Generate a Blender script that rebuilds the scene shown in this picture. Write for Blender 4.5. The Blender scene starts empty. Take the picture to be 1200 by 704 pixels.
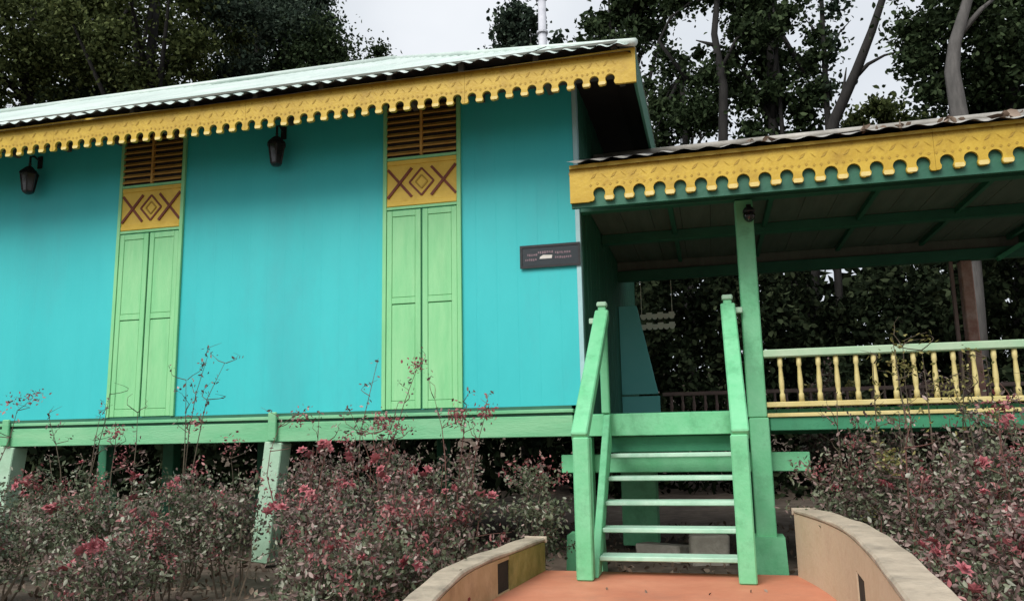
import bpy, math, random
import numpy as np
from mathutils import Vector

R = math.radians
random.seed(7)
rng = np.random.default_rng(7)
sc = bpy.context.scene
col = sc.collection

# ---------------------------------------------------------------- camera
F, W = 950.0, 1200.0
yaw, pitch, roll = R(13.64347455), R(9.49130311), R(-1.09151742)
fw = Vector((-math.sin(yaw) * math.cos(pitch), math.cos(yaw) * math.cos(pitch), math.sin(pitch)))
r0 = Vector((math.cos(yaw), math.sin(yaw), 0))
u0 = r0.cross(fw)
rr = r0 * math.cos(roll) + u0 * math.sin(roll)
uu = -r0 * math.sin(roll) + u0 * math.cos(roll)
cd = bpy.data.cameras.new('camera')
cam = bpy.data.objects.new('camera', cd)
col.objects.link(cam)
from mathutils import Matrix
cam.matrix_world = Matrix(((rr.x, uu.x, -fw.x, 1.08761501), (rr.y, uu.y, -fw.y, -7.2),
                           (rr.z, uu.z, -fw.z, 1.18702549), (0, 0, 0, 1)))
cd.sensor_width = 36.0
cd.lens = 36.0 * F / W
cd.clip_end = 3000
cd.clip_start = 0.05
sc.camera = cam

# ---------------------------------------------------------------- sky and light (overcast)
SUN_EL, SUN_AZ = R(46), R(200)      # azimuth: clockwise from +Y
w = bpy.data.worlds.new("World")
sc.world = w
w.use_nodes = True
nt = w.node_tree
bg = nt.nodes['Background']
sky = nt.nodes.new('ShaderNodeTexSky')
sky.sky_type = 'NISHITA'
sky.sun_disc = False
sky.sun_elevation = SUN_EL
sky.sun_rotation = SUN_AZ
sky.dust_density = 3.0
hs = nt.nodes.new('ShaderNodeHueSaturation')
hs.inputs['Saturation'].default_value = 0.25
mx = nt.nodes.new('ShaderNodeMix')
mx.data_type = 'RGBA'
mx.inputs[0].default_value = 0.9
tcw = nt.nodes.new('ShaderNodeTexCoord')
nzw = nt.nodes.new('ShaderNodeTexNoise')
nzw.inputs['Scale'].default_value = 2.2
nzw.inputs['Detail'].default_value = 5
rpw = nt.nodes.new('ShaderNodeValToRGB')
rpw.color_ramp.elements[0].position = 0.3
rpw.color_ramp.elements[0].color = (2.75, 3.0, 3.3, 1)
rpw.color_ramp.elements[1].position = 0.72
rpw.color_ramp.elements[1].color = (4.1, 4.25, 4.45, 1)
nt.links.new(tcw.outputs['Generated'], nzw.inputs['Vector'])
nt.links.new(nzw.outputs['Fac'], rpw.inputs['Fac'])
nt.links.new(sky.outputs['Color'], hs.inputs['Color'])
nt.links.new(hs.outputs['Color'], mx.inputs[6])
nt.links.new(rpw.outputs['Color'], mx.inputs[7])
nt.links.new(mx.outputs[2], bg.inputs['Color'])
bg.inputs['Strength'].default_value = 0.1

sd = bpy.data.lights.new('sun', 'SUN')
sd.energy = 1.5
sd.angle = R(35)
sd.color = (1.0, 0.97, 0.92)
sun = bpy.data.objects.new('sun', sd)
col.objects.link(sun)
sv = Vector((math.sin(SUN_AZ) * math.cos(SUN_EL), math.cos(SUN_AZ) * math.cos(SUN_EL), math.sin(SUN_EL)))
sun.rotation_euler = sv.to_track_quat('Z', 'Y').to_euler()
sun.location = sv * 40

vs = sc.view_settings
vs.view_transform = 'Standard'
vs.look = 'None'
vs.gamma = 1
vs.exposure = 1.2
vs.use_curve_mapping = False

# ---------------------------------------------------------------- materials
def mat(name, c1, c2=None, rough=0.6, scale=3.0, bump=0.15, bscale=25.0, dirt=None, dirt_amt=0.4, dscale=1.3,
        stretch=(1, 1, 1), metal=0.0, spec=0.4, planks=None):
    m = bpy.data.materials.new(name)
    m.use_nodes = True
    n, l = m.node_tree.nodes, m.node_tree.links
    b = n['Principled BSDF']
    b.inputs['Roughness'].default_value = rough
    b.inputs['Metallic'].default_value = metal
    b.inputs['Specular IOR Level'].default_value = spec
    tc = n.new('ShaderNodeTexCoord')
    mp = n.new('ShaderNodeMapping')
    mp.inputs['Scale'].default_value = stretch
    l.new(tc.outputs['Object'], mp.inputs['Vector'])
    nz = n.new('ShaderNodeTexNoise')
    nz.inputs['Scale'].default_value = scale
    nz.inputs['Detail'].default_value = 6
    nz.inputs['Roughness'].default_value = 0.65
    l.new(mp.outputs['Vector'], nz.inputs['Vector'])
    rp = n.new('ShaderNodeValToRGB')
    rp.color_ramp.elements[0].position = 0.3
    rp.color_ramp.elements[1].position = 0.7
    rp.color_ramp.elements[0].color = (*c1, 1)
    rp.color_ramp.elements[1].color = (*(c2 or c1), 1)
    l.new(nz.outputs['Fac'], rp.inputs['Fac'])
    out = rp.outputs['Color']
    if dirt:
        n2 = n.new('ShaderNodeTexNoise')
        n2.inputs['Scale'].default_value = dscale
        n2.inputs['Detail'].default_value = 9
        n2.inputs['Roughness'].default_value = 0.72
        l.new(mp.outputs['Vector'], n2.inputs['Vector'])
        r2 = n.new('ShaderNodeValToRGB')
        r2.color_ramp.elements[0].position = 0.5
        r2.color_ramp.elements[1].position = 0.78
        r2.color_ramp.elements[0].color = (0, 0, 0, 1)
        r2.color_ramp.elements[1].color = (dirt_amt,) * 3 + (1,)
        l.new(n2.outputs['Fac'], r2.inputs['Fac'])
        mm = n.new('ShaderNodeMix')
        mm.data_type = 'RGBA'
        l.new(r2.outputs['Color'], mm.inputs[0])
        l.new(out, mm.inputs[6])
        mm.inputs[7].default_value = (*dirt, 1)
        out = mm.outputs[2]
    l.new(out, b.inputs['Base Color'])
    nb = n.new('ShaderNodeTexNoise')
    nb.inputs['Scale'].default_value = bscale
    nb.inputs['Detail'].default_value = 4
    l.new(mp.outputs['Vector'], nb.inputs['Vector'])
    bp = n.new('ShaderNodeBump')
    bp.inputs['Strength'].default_value = bump
    bp.inputs['Distance'].default_value = 0.01
    l.new(nb.outputs['Fac'], bp.inputs['Height'])
    nrm = bp.outputs['Normal']
    if planks:                                  # shallow horizontal board joints, fine relief only
        sx = n.new('ShaderNodeSeparateXYZ')
        l.new(tc.outputs['Object'], sx.inputs[0])
        md = n.new('ShaderNodeMath'); md.operation = 'PINGPONG'
        md.inputs[1].default_value = planks / 2
        l.new(sx.outputs['X'], md.inputs[0])
        lt = n.new('ShaderNodeMapRange')
        lt.inputs['From Min'].default_value = 0.0
        lt.inputs['From Max'].default_value = 0.004
        l.new(md.outputs[0], lt.inputs['Value'])
        b2 = n.new('ShaderNodeBump')
        b2.inputs['Strength'].default_value = 0.4
        b2.inputs['Distance'].default_value = 0.003
        l.new(lt.outputs[0], b2.inputs['Height'])
        l.new(nrm, b2.inputs['Normal'])
        nrm = b2.outputs['Normal']
    l.new(nrm, b.inputs['Normal'])
    return m

def leafmat(name, stops, rough=0.6, trans=0.25, spec=0.25):
    """leaf colour differs from leaf to leaf (random per mesh island)"""
    m = bpy.data.materials.new(name)
    m.use_nodes = True
    n, l = m.node_tree.nodes, m.node_tree.links
    b = n['Principled BSDF']
    b.inputs['Roughness'].default_value = rough
    b.inputs['Specular IOR Level'].default_value = spec
    g = n.new('ShaderNodeNewGeometry')
    rp = n.new('ShaderNodeValToRGB')
    els = rp.color_ramp.elements
    els[0].position, els[0].color = stops[0][0], (*stops[0][1], 1)
    els[1].position, els[1].color = stops[-1][0], (*stops[-1][1], 1)
    for p, c in stops[1:-1]:
        e = els.new(p)
        e.color = (*c, 1)
    l.new(g.outputs['Random Per Island'], rp.inputs['Fac'])
    l.new(rp.outputs['Color'], b.inputs['Base Color'])
    t = n.new('ShaderNodeBsdfTranslucent')
    l.new(rp.outputs['Color'], t.inputs['Color'])
    ms = n.new('ShaderNodeMixShader')
    ms.inputs[0].default_value = trans
    l.new(b.outputs[0], ms.inputs[1])
    l.new(t.outputs[0], ms.inputs[2])
    l.new(ms.outputs[0], n['Material Output'].inputs['Surface'])
    return m

M = dict(
    turquoise=mat('turquoise_paint', (0.030, 0.465, 0.480), (0.044, 0.525, 0.535), 0.55, 1.1, 0.12, 30, (0.06, 0.36, 0.39), 0.6, 0.9, (1, 1, 0.35), planks=0.2),
    turquoise_old=mat('faded_turquoise_paint', (0.17, 0.60, 0.58), (0.22, 0.64, 0.62), 0.6, 2.0, 0.15),
    mint=mat('mint_green_paint', (0.13, 0.48, 0.23), (0.21, 0.56, 0.31), 0.5, 5.0, 0.2, 40, (0.06, 0.22, 0.10), 0.75, 4.5),
    shutter=mat('shutter_green_paint', (0.20, 0.56, 0.25), (0.28, 0.62, 0.30), 0.5, 4.0, 0.2, 40, (0.10, 0.34, 0.14), 0.4, 1.8, (3, 3, 0.5)),
    beam=mat('beam_green_paint', (0.12, 0.43, 0.21), (0.24, 0.52, 0.29), 0.55, 3.0, 0.25, 40, (0.04, 0.22, 0.10), 0.6, 1.6, (0.4, 1, 2)),
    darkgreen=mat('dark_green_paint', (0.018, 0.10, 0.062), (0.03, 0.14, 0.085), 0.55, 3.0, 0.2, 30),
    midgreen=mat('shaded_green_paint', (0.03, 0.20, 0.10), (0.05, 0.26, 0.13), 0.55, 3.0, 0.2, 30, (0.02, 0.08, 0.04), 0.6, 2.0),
    palegreen=mat('pale_green_timber', (0.30, 0.50, 0.34), (0.42, 0.58, 0.44), 0.6, 4.0, 0.25, 40, (0.15, 0.25, 0.16), 0.5, 3.0),
    tread=mat('worn_tread_paint', (0.32, 0.56, 0.41), (0.50, 0.68, 0.55), 0.6, 6.0, 0.25, 40, (0.20, 0.40, 0.26), 0.6, 4.0),
    yellow=mat('ochre_yellow_paint', (0.44, 0.28, 0.022), (0.58, 0.40, 0.045), 0.5, 6.0, 0.25, 40, (0.26, 0.14, 0.015), 0.75, 5.0),
    tip=mat('cream_yellow_paint', (0.60, 0.47, 0.14), (0.70, 0.57, 0.24), 0.55, 6.0, 0.2),
    transom=mat('bright_yellow_paint', (0.60, 0.40, 0.035), (0.72, 0.50, 0.07), 0.5, 6.0, 0.2, 40, (0.40, 0.22, 0.03), 0.5, 4.0),
    ochre=mat('brown_ochre_carving', (0.33, 0.20, 0.018), (0.44, 0.28, 0.03), 0.6, 8.0, 0.2),
    white=mat('off_white_paint', (0.78, 0.74, 0.60), (0.82, 0.79, 0.68), 0.55, 6.0, 0.1),
    slitdark=mat('slit_shade_black', (0.012, 0.010, 0.008), (0.03, 0.024, 0.018), 0.9, 9.0, 0.4),  # shade inside the drain slits, put into the colour
    cream=mat('cream_rail_paint', (0.56, 0.46, 0.17), (0.68, 0.58, 0.28), 0.55, 6.0, 0.2, 40, (0.30, 0.30, 0.10), 0.5, 5.0),
    railgreen=mat('rail_pale_green_paint', (0.33, 0.52, 0.33), (0.45, 0.58, 0.40), 0.55, 5.0, 0.2),
    fret=mat('dark_brown_fretwork', (0.13, 0.028, 0.012), (0.20, 0.045, 0.018), 0.6, 6.0, 0.2),
    slat=mat('brown_ochre_slats', (0.38, 0.19, 0.035), (0.58, 0.36, 0.09), 0.6, 5.0, 0.2),
    void=mat('shade_black_timber', (0.012, 0.010, 0.008), (0.02, 0.016, 0.012), 0.8, 4.0, 0.2),  # near-black colour stands in for shade under eave and floor, behind slats
    ceiling=mat('dark_ceiling_boards', (0.10, 0.105, 0.09), (0.15, 0.155, 0.135), 0.8, 3.0, 0.25, 30, stretch=(3, 0.4, 1)),
    roof=mat('pale_mint_roof_sheet', (0.42, 0.53, 0.48), (0.60, 0.67, 0.63), 0.45, 1.2, 0.2, 20, (0.30, 0.36, 0.33), 0.7, 1.0, spec=0.5),
    oldroof=mat('weathered_roof_sheet', (0.18, 0.17, 0.15), (0.42, 0.40, 0.36), 0.6, 3.0, 0.3, 20, (0.06, 0.05, 0.035), 0.8, 2.0),
    greyboard=mat('corner_board_paint', (0.30, 0.52, 0.54), (0.38, 0.58, 0.60), 0.55, 5.0, 0.2),
    redpost=mat('reddish_brown_post', (0.30, 0.12, 0.09), (0.52, 0.32, 0.27), 0.7, 9.0, 0.3, 40, (0.60, 0.50, 0.44), 0.6, 6.0),
    pinkrail=mat('dull_pink_rail', (0.18, 0.11, 0.10), (0.26, 0.16, 0.14), 0.6, 6.0, 0.2),
    black=mat('black_iron', (0.012, 0.012, 0.013), (0.02, 0.02, 0.022), 0.4, 6.0, 0.2),
    glass=mat('dusty_lantern_glass', (0.015, 0.015, 0.015), (0.025, 0.025, 0.025), 0.15, 8.0, 0.05, spec=0.6),
    signboard=mat('dark_sign_board', (0.012, 0.02, 0.025), (0.02, 0.028, 0.034), 0.4, 6.0, 0.1),
    signred=mat('dull_mauve_print', (0.16, 0.10, 0.12), (0.22, 0.15, 0.17), 0.5, 20.0, 0.05),
    signpale=mat('pale_print', (0.55, 0.53, 0.48), (0.66, 0.63, 0.58), 0.5, 20.0, 0.05),
    concrete=mat('weathered_concrete', (0.32, 0.29, 0.24), (0.52, 0.48, 0.41), 0.85, 6.0, 0.5, 40, (0.08, 0.08, 0.06), 0.6, 5.0),
    plaster=mat('tan_plaster', (0.38, 0.26, 0.13), (0.54, 0.38, 0.23), 0.8, 3.5, 0.4, 30, (0.22, 0.13, 0.06), 0.75, 3.0),
    plaster_pale=mat('pale_tan_plaster', (0.50, 0.38, 0.25), (0.62, 0.49, 0.35), 0.8, 3.0, 0.35, 30, (0.32, 0.20, 0.12), 0.6, 3.0),
    moss=mat('mossy_plaster', (0.20, 0.17, 0.035), (0.34, 0.28, 0.10), 0.85, 9.0, 0.5, 40, (0.08, 0.09, 0.02), 0.7, 5.0),
    cap=mat('weathered_coping', (0.30, 0.25, 0.19), (0.50, 0.42, 0.32), 0.85, 5.0, 0.5, 35, (0.10, 0.09, 0.075), 0.85, 4.0),
    terracotta=mat('terracotta_paving_paint', (0.44, 0.145, 0.08), (0.58, 0.235, 0.14), 0.7, 2.0, 0.2, 30, (0.36, 0.16, 0.11), 0.6, 3.0),
    earth=mat('brown_earth', (0.075, 0.055, 0.04), (0.16, 0.125, 0.095), 0.95, 3.0, 0.8, 14, (0.24, 0.19, 0.15), 0.6, 6.0),
    bark=mat('dark_bark', (0.008, 0.007, 0.0065), (0.022, 0.020, 0.018), 0.9, 4.0, 0.8, 14, stretch=(4, 4, 0.8)),
    bark_pale=mat('pale_grey_bark', (0.06, 0.056, 0.053), (0.12, 0.112, 0.106), 0.85, 3.0, 0.6, 14, (0.06, 0.06, 0.055), 0.7, 2.0, (4, 4, 0.8)),
    mast=mat('pale_mast_paint', (0.42, 0.43, 0.48), (0.55, 0.56, 0.60), 0.5, 5.0, 0.1),
    stem=mat('shrub_stem', (0.06, 0.05, 0.035), (0.12, 0.09, 0.06), 0.85, 8.0, 0.3),
    stemred=mat('red_shrub_stem', (0.10, 0.04, 0.035), (0.15, 0.07, 0.05), 0.8, 8.0, 0.3),
    petal=mat('pink_red_petal', (0.32, 0.07, 0.09), (0.46, 0.16, 0.17), 0.55, 30.0, 0.05),
)
L = dict(
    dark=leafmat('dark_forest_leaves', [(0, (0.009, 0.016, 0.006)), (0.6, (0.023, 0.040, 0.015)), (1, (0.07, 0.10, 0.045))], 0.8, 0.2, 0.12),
    deep=leafmat('deep_shade_leaves', [(0, (0.005, 0.008, 0.004)), (0.65, (0.011, 0.018, 0.008)), (1, (0.04, 0.052, 0.026))], 0.85, 0.1, 0.05),  # understory shade put into the near-black leaf colour
    olive=leafmat('olive_forest_leaves', [(0, (0.020, 0.030, 0.009)), (0.55, (0.066, 0.088, 0.028)), (1, (0.15, 0.18, 0.065))], 0.8, 0.25, 0.12),
    blue=leafmat('blue_green_leaves', [(0, (0.010, 0.018, 0.012)), (0.6, (0.028, 0.046, 0.030)), (1, (0.08, 0.11, 0.075))], 0.8, 0.2, 0.12),
    bush=leafmat('shrub_green_leaves', [(0, (0.045, 0.06, 0.032)), (0.45, (0.13, 0.155, 0.09)), (0.8, (0.24, 0.26, 0.175)), (1, (0.46, 0.46, 0.38))]),
    red=leafmat('shrub_red_leaves', [(0, (0.075, 0.05, 0.045)), (0.5, (0.20, 0.135, 0.12)), (0.85, (0.31, 0.215, 0.195)), (1, (0.48, 0.38, 0.34))]),
    pink=leafmat('shrub_young_pink_leaves', [(0, (0.18, 0.045, 0.05)), (0.6, (0.34, 0.11, 0.115)), (1, (0.52, 0.28, 0.26))]),
    yellow=leafmat('shrub_yellow_leaves', [(0, (0.10, 0.10, 0.03)), (0.6, (0.24, 0.22, 0.07)), (1, (0.42, 0.38, 0.16))]),
    litter=leafmat('dry_leaves', [(0, (0.07, 0.045, 0.03)), (0.6, (0.20, 0.14, 0.10)), (1, (0.36, 0.28, 0.22))]),
)

# ---------------------------------------------------------------- mesh helpers
class MB:
    def __init__(self):
        self.v, self.f = [], []

    def add(self, vs_, fs):
        o = len(self.v)
        self.v += [tuple(p) for p in vs_]
        self.f += [tuple(i + o for i in q) for q in fs]
        return self

    def box(self, x0, x1, y0, y1, z0, z1):
        return self.add([(x0, y0, z0), (x1, y0, z0), (x1, y1, z0), (x0, y1, z0), (x0, y0, z1), (x1, y0, z1), (x1, y1, z1), (x0, y1, z1)],
                        [(0, 3, 2, 1), (4, 5, 6, 7), (0, 1, 5, 4), (1, 2, 6, 5), (2, 3, 7, 6), (3, 0, 4, 7)])

    def prism(self, poly, y0, y1, xz=True):
        """polygon in XZ extruded along Y (counter-clockwise seen from -Y)"""
        n = len(poly)
        vv = [(p[0], y0, p[1]) for p in poly] + [(p[0], y1, p[1]) for p in poly]
        fs = [tuple(range(n)), tuple(range(2 * n - 1, n - 1, -1))]
        for i in range(n):
            j = (i + 1) % n
            fs.append((i, i + n, j + n, j))
        return self.add(vv, fs)

    def beam(self, a, b, wd, ht, up=(0, 0, 1)):
        a, b = Vector(a), Vector(b)
        d = (b - a).normalized()
        s = d.cross(Vector(up)).normalized()
        t = s.cross(d).normalized()
        vv = []
        for p in (a, b):
            for (i, j) in ((-1, -1), (1, -1), (1, 1), (-1, 1)):
                vv.append(p + s * (i * wd / 2) + t * (j * ht / 2))
        return self.add(vv, [(3, 2, 1, 0), (4, 5, 6, 7), (0, 1, 5, 4), (1, 2, 6, 5), (2, 3, 7, 6), (3, 0, 4, 7)])

    def tube(self, pts, rad, n=6, cap=True):
        pts = [Vector(p) for p in pts]
        if not isinstance(rad, (list, tuple)):
            rad = [rad] * len(pts)
        vv, fs = [], []
        ref = Vector((0.31, 0.95, 0.1)).normalized()
        for i, p in enumerate(pts):
            d = (pts[min(i + 1, len(pts) - 1)] - pts[max(i - 1, 0)])
            d = d.normalized() if d.length > 1e-9 else Vector((0, 0, 1))
            s = d.cross(ref)
            if s.length < 0.05:
                s = d.cross(Vector((1, 0, 0)))
            s.normalize()
            t = d.cross(s)
            for k in range(n):
                a = 2 * math.pi * k / n
                vv.append(p + (s * math.cos(a) + t * math.sin(a)) * rad[i])
        for i in range(len(pts) - 1):
            for k in range(n):
                k2 = (k + 1) % n
                fs.append((i * n + k, i * n + k2, (i + 1) * n + k2, (i + 1) * n + k))
        if cap:
            fs.append(tuple(range(n - 1, -1, -1)))
            fs.append(tuple(range((len(pts) - 1) * n, len(pts) * n)))
        return self.add(vv, fs)

    def lathe(self, prof, c, n=8):
        """profile [(radius, z)] turned about the vertical through c"""
        vv, fs = [], []
        for r_, z in prof:
            for k in range(n):
                a = 2 * math.pi * k / n
                vv.append((c[0] + r_ * math.cos(a), c[1] + r_ * math.sin(a), c[2] + z))
        for i in range(len(prof) - 1):
            for k in range(n):
                k2 = (k + 1) % n
                fs.append((i * n + k, i * n + k2, (i + 1) * n + k2, (i + 1) * n + k))
        fs.append(tuple(range(n - 1, -1, -1)))
        fs.append(tuple(range((len(prof) - 1) * n, len(prof) * n)))
        return self.add(vv, fs)

    def build(self, name, m, parent=None, bevel=0.0, smooth=False, base=None):
        me = bpy.data.meshes.new(name)
        off = Vector(base) if base else Vector((0, 0, 0))
        me.from_pydata([tuple(Vector(p) - off) for p in self.v] if base else self.v, [], self.f)
        me.materials.append(m)
        if smooth:
            for p in me.polygons:
                p.use_smooth = True
        me.update()
        o = bpy.data.objects.new(name, me)
        col.objects.link(o)
        if base:
            o.location = off
        if parent:
            o.parent = parent
            if base:
                o.location = off - (parent.matrix_world.translation if False else PW(parent))
            else:
                o.location = -PW(parent)
        if bevel:
            b = o.modifiers.new('edge_wear', 'BEVEL')
            b.width = bevel
            b.segments = 1
            b.limit_method = 'ANGLE'
            b.angle_limit = R(40)
        return o

def PW(o):
    v = Vector((0, 0, 0))
    while o:
        v += o.location
        o = o.parent
    return v

def tag(o, label=None, cat=None, group=None, kind=None):
    if label: o['label'] = label
    if cat: o['category'] = cat
    if group: o['group'] = group
    if kind: o['kind'] = kind
    return o

def thing(name, label, cat, loc=(0, 0, 0), group=None):
    o = bpy.data.objects.new(name, None)
    o.empty_display_size = 0.2
    col.objects.link(o)
    o.location = loc
    return tag(o, label, cat, group)

def leaves(name, pos, size, m, parent, aspect=0.55, droop=0.0, kind='stuff', seed_dirs=None):
    """one mesh of many small folded leaf faces at pos (world), sizes size"""
    n = len(pos)
    a = rng.normal(size=(n, 3))
    if seed_dirs is not None:
        a = a * 0.6 + seed_dirs
    a[:, 2] -= droop
    a /= np.linalg.norm(a, axis=1)[:, None]
    b = rng.normal(size=(n, 3))
    b -= (b * a).sum(1)[:, None] * a
    b /= np.linalg.norm(b, axis=1)[:, None]
    c = np.cross(a, b)
    s = (size * rng.uniform(0.6, 1.35, n))[:, None]
    wv = s * aspect * 0.5
    fold = wv * 0.35
    P = pos
    # base, left-low, left-high, tip, right-high, right-low : hexagon leaf of two folded halves
    v = np.stack([P - a * s * 0.5,
                  P - a * s * 0.12 + b * wv + c * fold,
                  P + a * s * 0.22 + b * wv * 0.8 + c * fold,
                  P + a * s * 0.5 - c * fold * 0.5,
                  P + a * s * 0.22 - b * wv * 0.8 + c * fold,
                  P - a * s * 0.12 - b * wv + c * fold], 1).reshape(-1, 3)
    off = np.array(PW(parent)) if parent else np.zeros(3)
    v = v - off
    me = bpy.data.meshes.new(name)
    me.vertices.add(6 * n)
    me.vertices.foreach_set('co', v.astype(np.float32).ravel())
    idx = (np.arange(n)[:, None] * 6 + np.array([0, 3, 2, 1, 0, 5, 4, 3])[None]).ravel()
    me.loops.add(8 * n)
    me.loops.foreach_set('vertex_index', idx.astype(np.int32))
    me.polygons.add(2 * n)
    me.polygons.foreach_set('loop_start', (np.arange(2 * n) * 4).astype(np.int32))
    me.polygons.foreach_set('loop_total', np.full(2 * n, 4, np.int32))
    me.materials.append(m)
    me.update(calc_edges=True)
    o = bpy.data.objects.new(name, me)
    col.objects.link(o)
    if parent: o.parent = parent
    if kind: o['kind'] = kind
    return o

# ================================================================ THE SETTING
# ground: one sheet to the horizon, rising as a wooded slope behind the house
gx = np.concatenate([np.linspace(-900, -60, 8), np.linspace(-40, 40, 81), np.linspace(60, 900, 8)])
gy = np.concatenate([np.linspace(-900, -40, 8), np.linspace(-20, 60, 81), np.linspace(90, 900, 8)])
gv = []
for y in gy:
    for x in gx:
        h = 0.02 * math.sin(x * 1.7) * math.cos(y * 1.3)
        h += 0.03 * math.sin(x * 0.6 + 2) * math.sin(y * 0.9)
        t = max(0.0, min(1.0, (y - 8) / 40))
        h += 5.0 * t * t * (3 - 2 * t)
        gv.append((x, y, h - 0.02))
nx = len(gx)
gf = [(j * nx + i, j * nx + i + 1, (j + 1) * nx + i + 1, (j + 1) * nx + i) for j in range(len(gy) - 1) for i in range(nx - 1)]
g = MB().add(gv, gf).build('ground', M['earth'], smooth=True)
tag(g, 'bare brown earth around and under the stilt house', kind='structure')

# terracotta path between the parapets, ending in a step at the stair foot
pp = [(-0.30, -0.92), (-0.36, -1.45), (-0.40, -1.95), (-0.45, -2.45), (-0.39, -3.1), (-0.28, -3.8), (-0.25, -9.0)]
qp = [(1.63, -0.92), (1.80, -1.6), (1.84, -2.2), (1.81, -3.3), (1.76, -4.3), (1.75, -9.0)]
ring = [(1.63, -0.86), (-0.30, -0.86)] + pp[1:] + qp[::-1][:-1]
n = len(ring)
mb = MB()
mb.add([(x, y, 0.17) for x, y in ring] + [(x, y, -0.15) for x, y in ring],
       [tuple(range(n)), tuple(range(2 * n - 1, n - 1, -1))] + [(i, i + n, (i + 1) % n + n, (i + 1) % n) for i in range(n)])
p = mb.build('path', M['terracotta'])
tag(p, 'terracotta red painted path leading to the green stairs', kind='structure')

# ================================================================ HOUSE
house = thing('stilt_house', 'turquoise timber house on green stilts with ochre scalloped eaves and an open side porch', 'house', (-4.0, 0.0, 0.0))
XL = -9.3

def wob(x, s=0.0):
    return 0.006 * math.sin(x * 1.9 + s) + 0.004 * math.sin(x * 4.7 + 2 * s)

# walls
MB().box(XL, -0.045, 0.0, 0.08, 1.45, 4.62).build('front_wall', M['turquoise'], house)
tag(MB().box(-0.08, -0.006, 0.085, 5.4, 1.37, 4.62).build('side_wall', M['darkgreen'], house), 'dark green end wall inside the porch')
MB().box(XL, -0.085, 5.32, 5.4, 1.45, 4.62).build('back_wall', M['turquoise'], house)
MB().box(XL - 0.07, XL - 0.005, 0.0, 5.4, 1.45, 4.62).build('left_wall', M['turquoise'], house)
MB().box(-0.043, 0.0, -0.012, 0.08, 1.45, 4.60).build('corner_board', M['greyboard'], house, 0.003)
# boards of the end wall, standing a little uneven
mb = MB()
yy = 0.10
bi = 0
src = None
while yy < 5.2:
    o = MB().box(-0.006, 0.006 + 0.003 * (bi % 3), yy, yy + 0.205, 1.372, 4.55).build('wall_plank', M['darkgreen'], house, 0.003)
    yy += 0.212
    bi += 1
# floor, beams
MB().box(XL, -0.10, 0.10, 5.3, 1.24, 1.40).build('floor', M['void'], house)
MB().box(XL, -0.112, -0.045, 0.06, 1.385, 1.418).build('sill_board', M['beam'], house, 0.005)
MB().box(XL, -0.118, -0.030, 0.05, 1.175, 1.360).build('floor_beam', M['beam'], house, 0.006)
MB().box(XL, -0.13, -0.012, 0.06, 1.419, 1.449).build('shadow_strip', M['darkgreen'], house)  # dark strip painted as the shadow line under the wall
MB().box(XL, -0.13, -0.012, 0.06, 1.361, 1.384).build('shadow_strip', M['darkgreen'], house)  # dark strip painted as the shadow line between sill and beam
# porch floor boards + edge
x = 0.01
while x < 5.6:
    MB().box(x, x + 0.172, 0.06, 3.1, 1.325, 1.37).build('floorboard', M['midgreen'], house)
    x += 0.178
MB().box(-0.108, 1.345, -0.05, 0.055, 1.172, 1.362).build('landing_beam', M['mint'], house, 0.006)
MB().box(1.548, 5.6, -0.02, 0.055, 1.19, 1.300).build('porch_beam', M['midgreen'], house, 0.006)
MB().box(0.14, 1.36, 0.07, 0.13, 1.03, 1.165).build('riser_board', M['midgreen'], house, 0.004)
MB().box(0.0, 5.6, 3.0, 3.1, 1.15, 1.320).build('back_beam', M['midgreen'], house)
# cross timber behind the stairs, sticking out both sides
tag(MB().box(-0.262, 1.86, 0.135, 0.22, 0.852, 1.012).build('cross_beam', M['mint'], house, 0.006), 'mint green cross timber behind the stairs')

# stilts (square posts on concrete plinths)
def stilt(x, y, top, m, wd=0.16, plinth=True, lean=0.0):
    mb = MB().beam((x + lean, y, 0.05), (x, y, top), wd, wd, (0, 1, 0))
    o = mb.build('stilt', m, house, 0.008)
    if plinth:
        a = wd * 0.95
        b = MB()
        b.add([(x + lean - a, y - a, -0.1), (x + lean + a, y - a, -0.1), (x + lean + a, y + a, -0.1), (x + lean - a, y + a, -0.1),
               (x + lean - a * .9, y - a * .9, 0.34), (x + lean + a * .9, y - a * .9, 0.34), (x + lean + a * .9, y + a * .9, 0.34), (x + lean - a * .9, y + a * .9, 0.34)],
              [(0, 3, 2, 1), (4, 5, 6, 7), (0, 1, 5, 4), (1, 2, 6, 5), (2, 3, 7, 6), (3, 0, 4, 7)])
        pl = b.build('plinth', m, o)
    return o
for x in (-9.25, -6.17, -3.05):
    stl = stilt(x, 0.06, 1.174, M['palegreen'], 0.19, False, -0.12)
    MB().box(x - 0.045, x + 0.045, -0.075, -0.046, 1.185, 1.46).build('post_head', M['beam'], stl, 0.008)
stilt(-0.045, 0.05, 1.17, M['mint'], 0.17)
stilt(1.46, 0.03, 1.30, M['mint'], 0.16)
stilt(4.62, 0.03, 1.18, M['mint'], 0.16)
for y in (2.7, 5.1):
    for x in (-9.25, -6.17, -3.05):
        stilt(x, y, 1.24, M['midgreen'], 0.17)
for x in (1.46, 4.62):
    stilt(x, 2.95, 1.15, M['midgreen'], 0.16)
stilt(0.29, 1.7, 1.24, M['mint'], 0.36, False)

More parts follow.
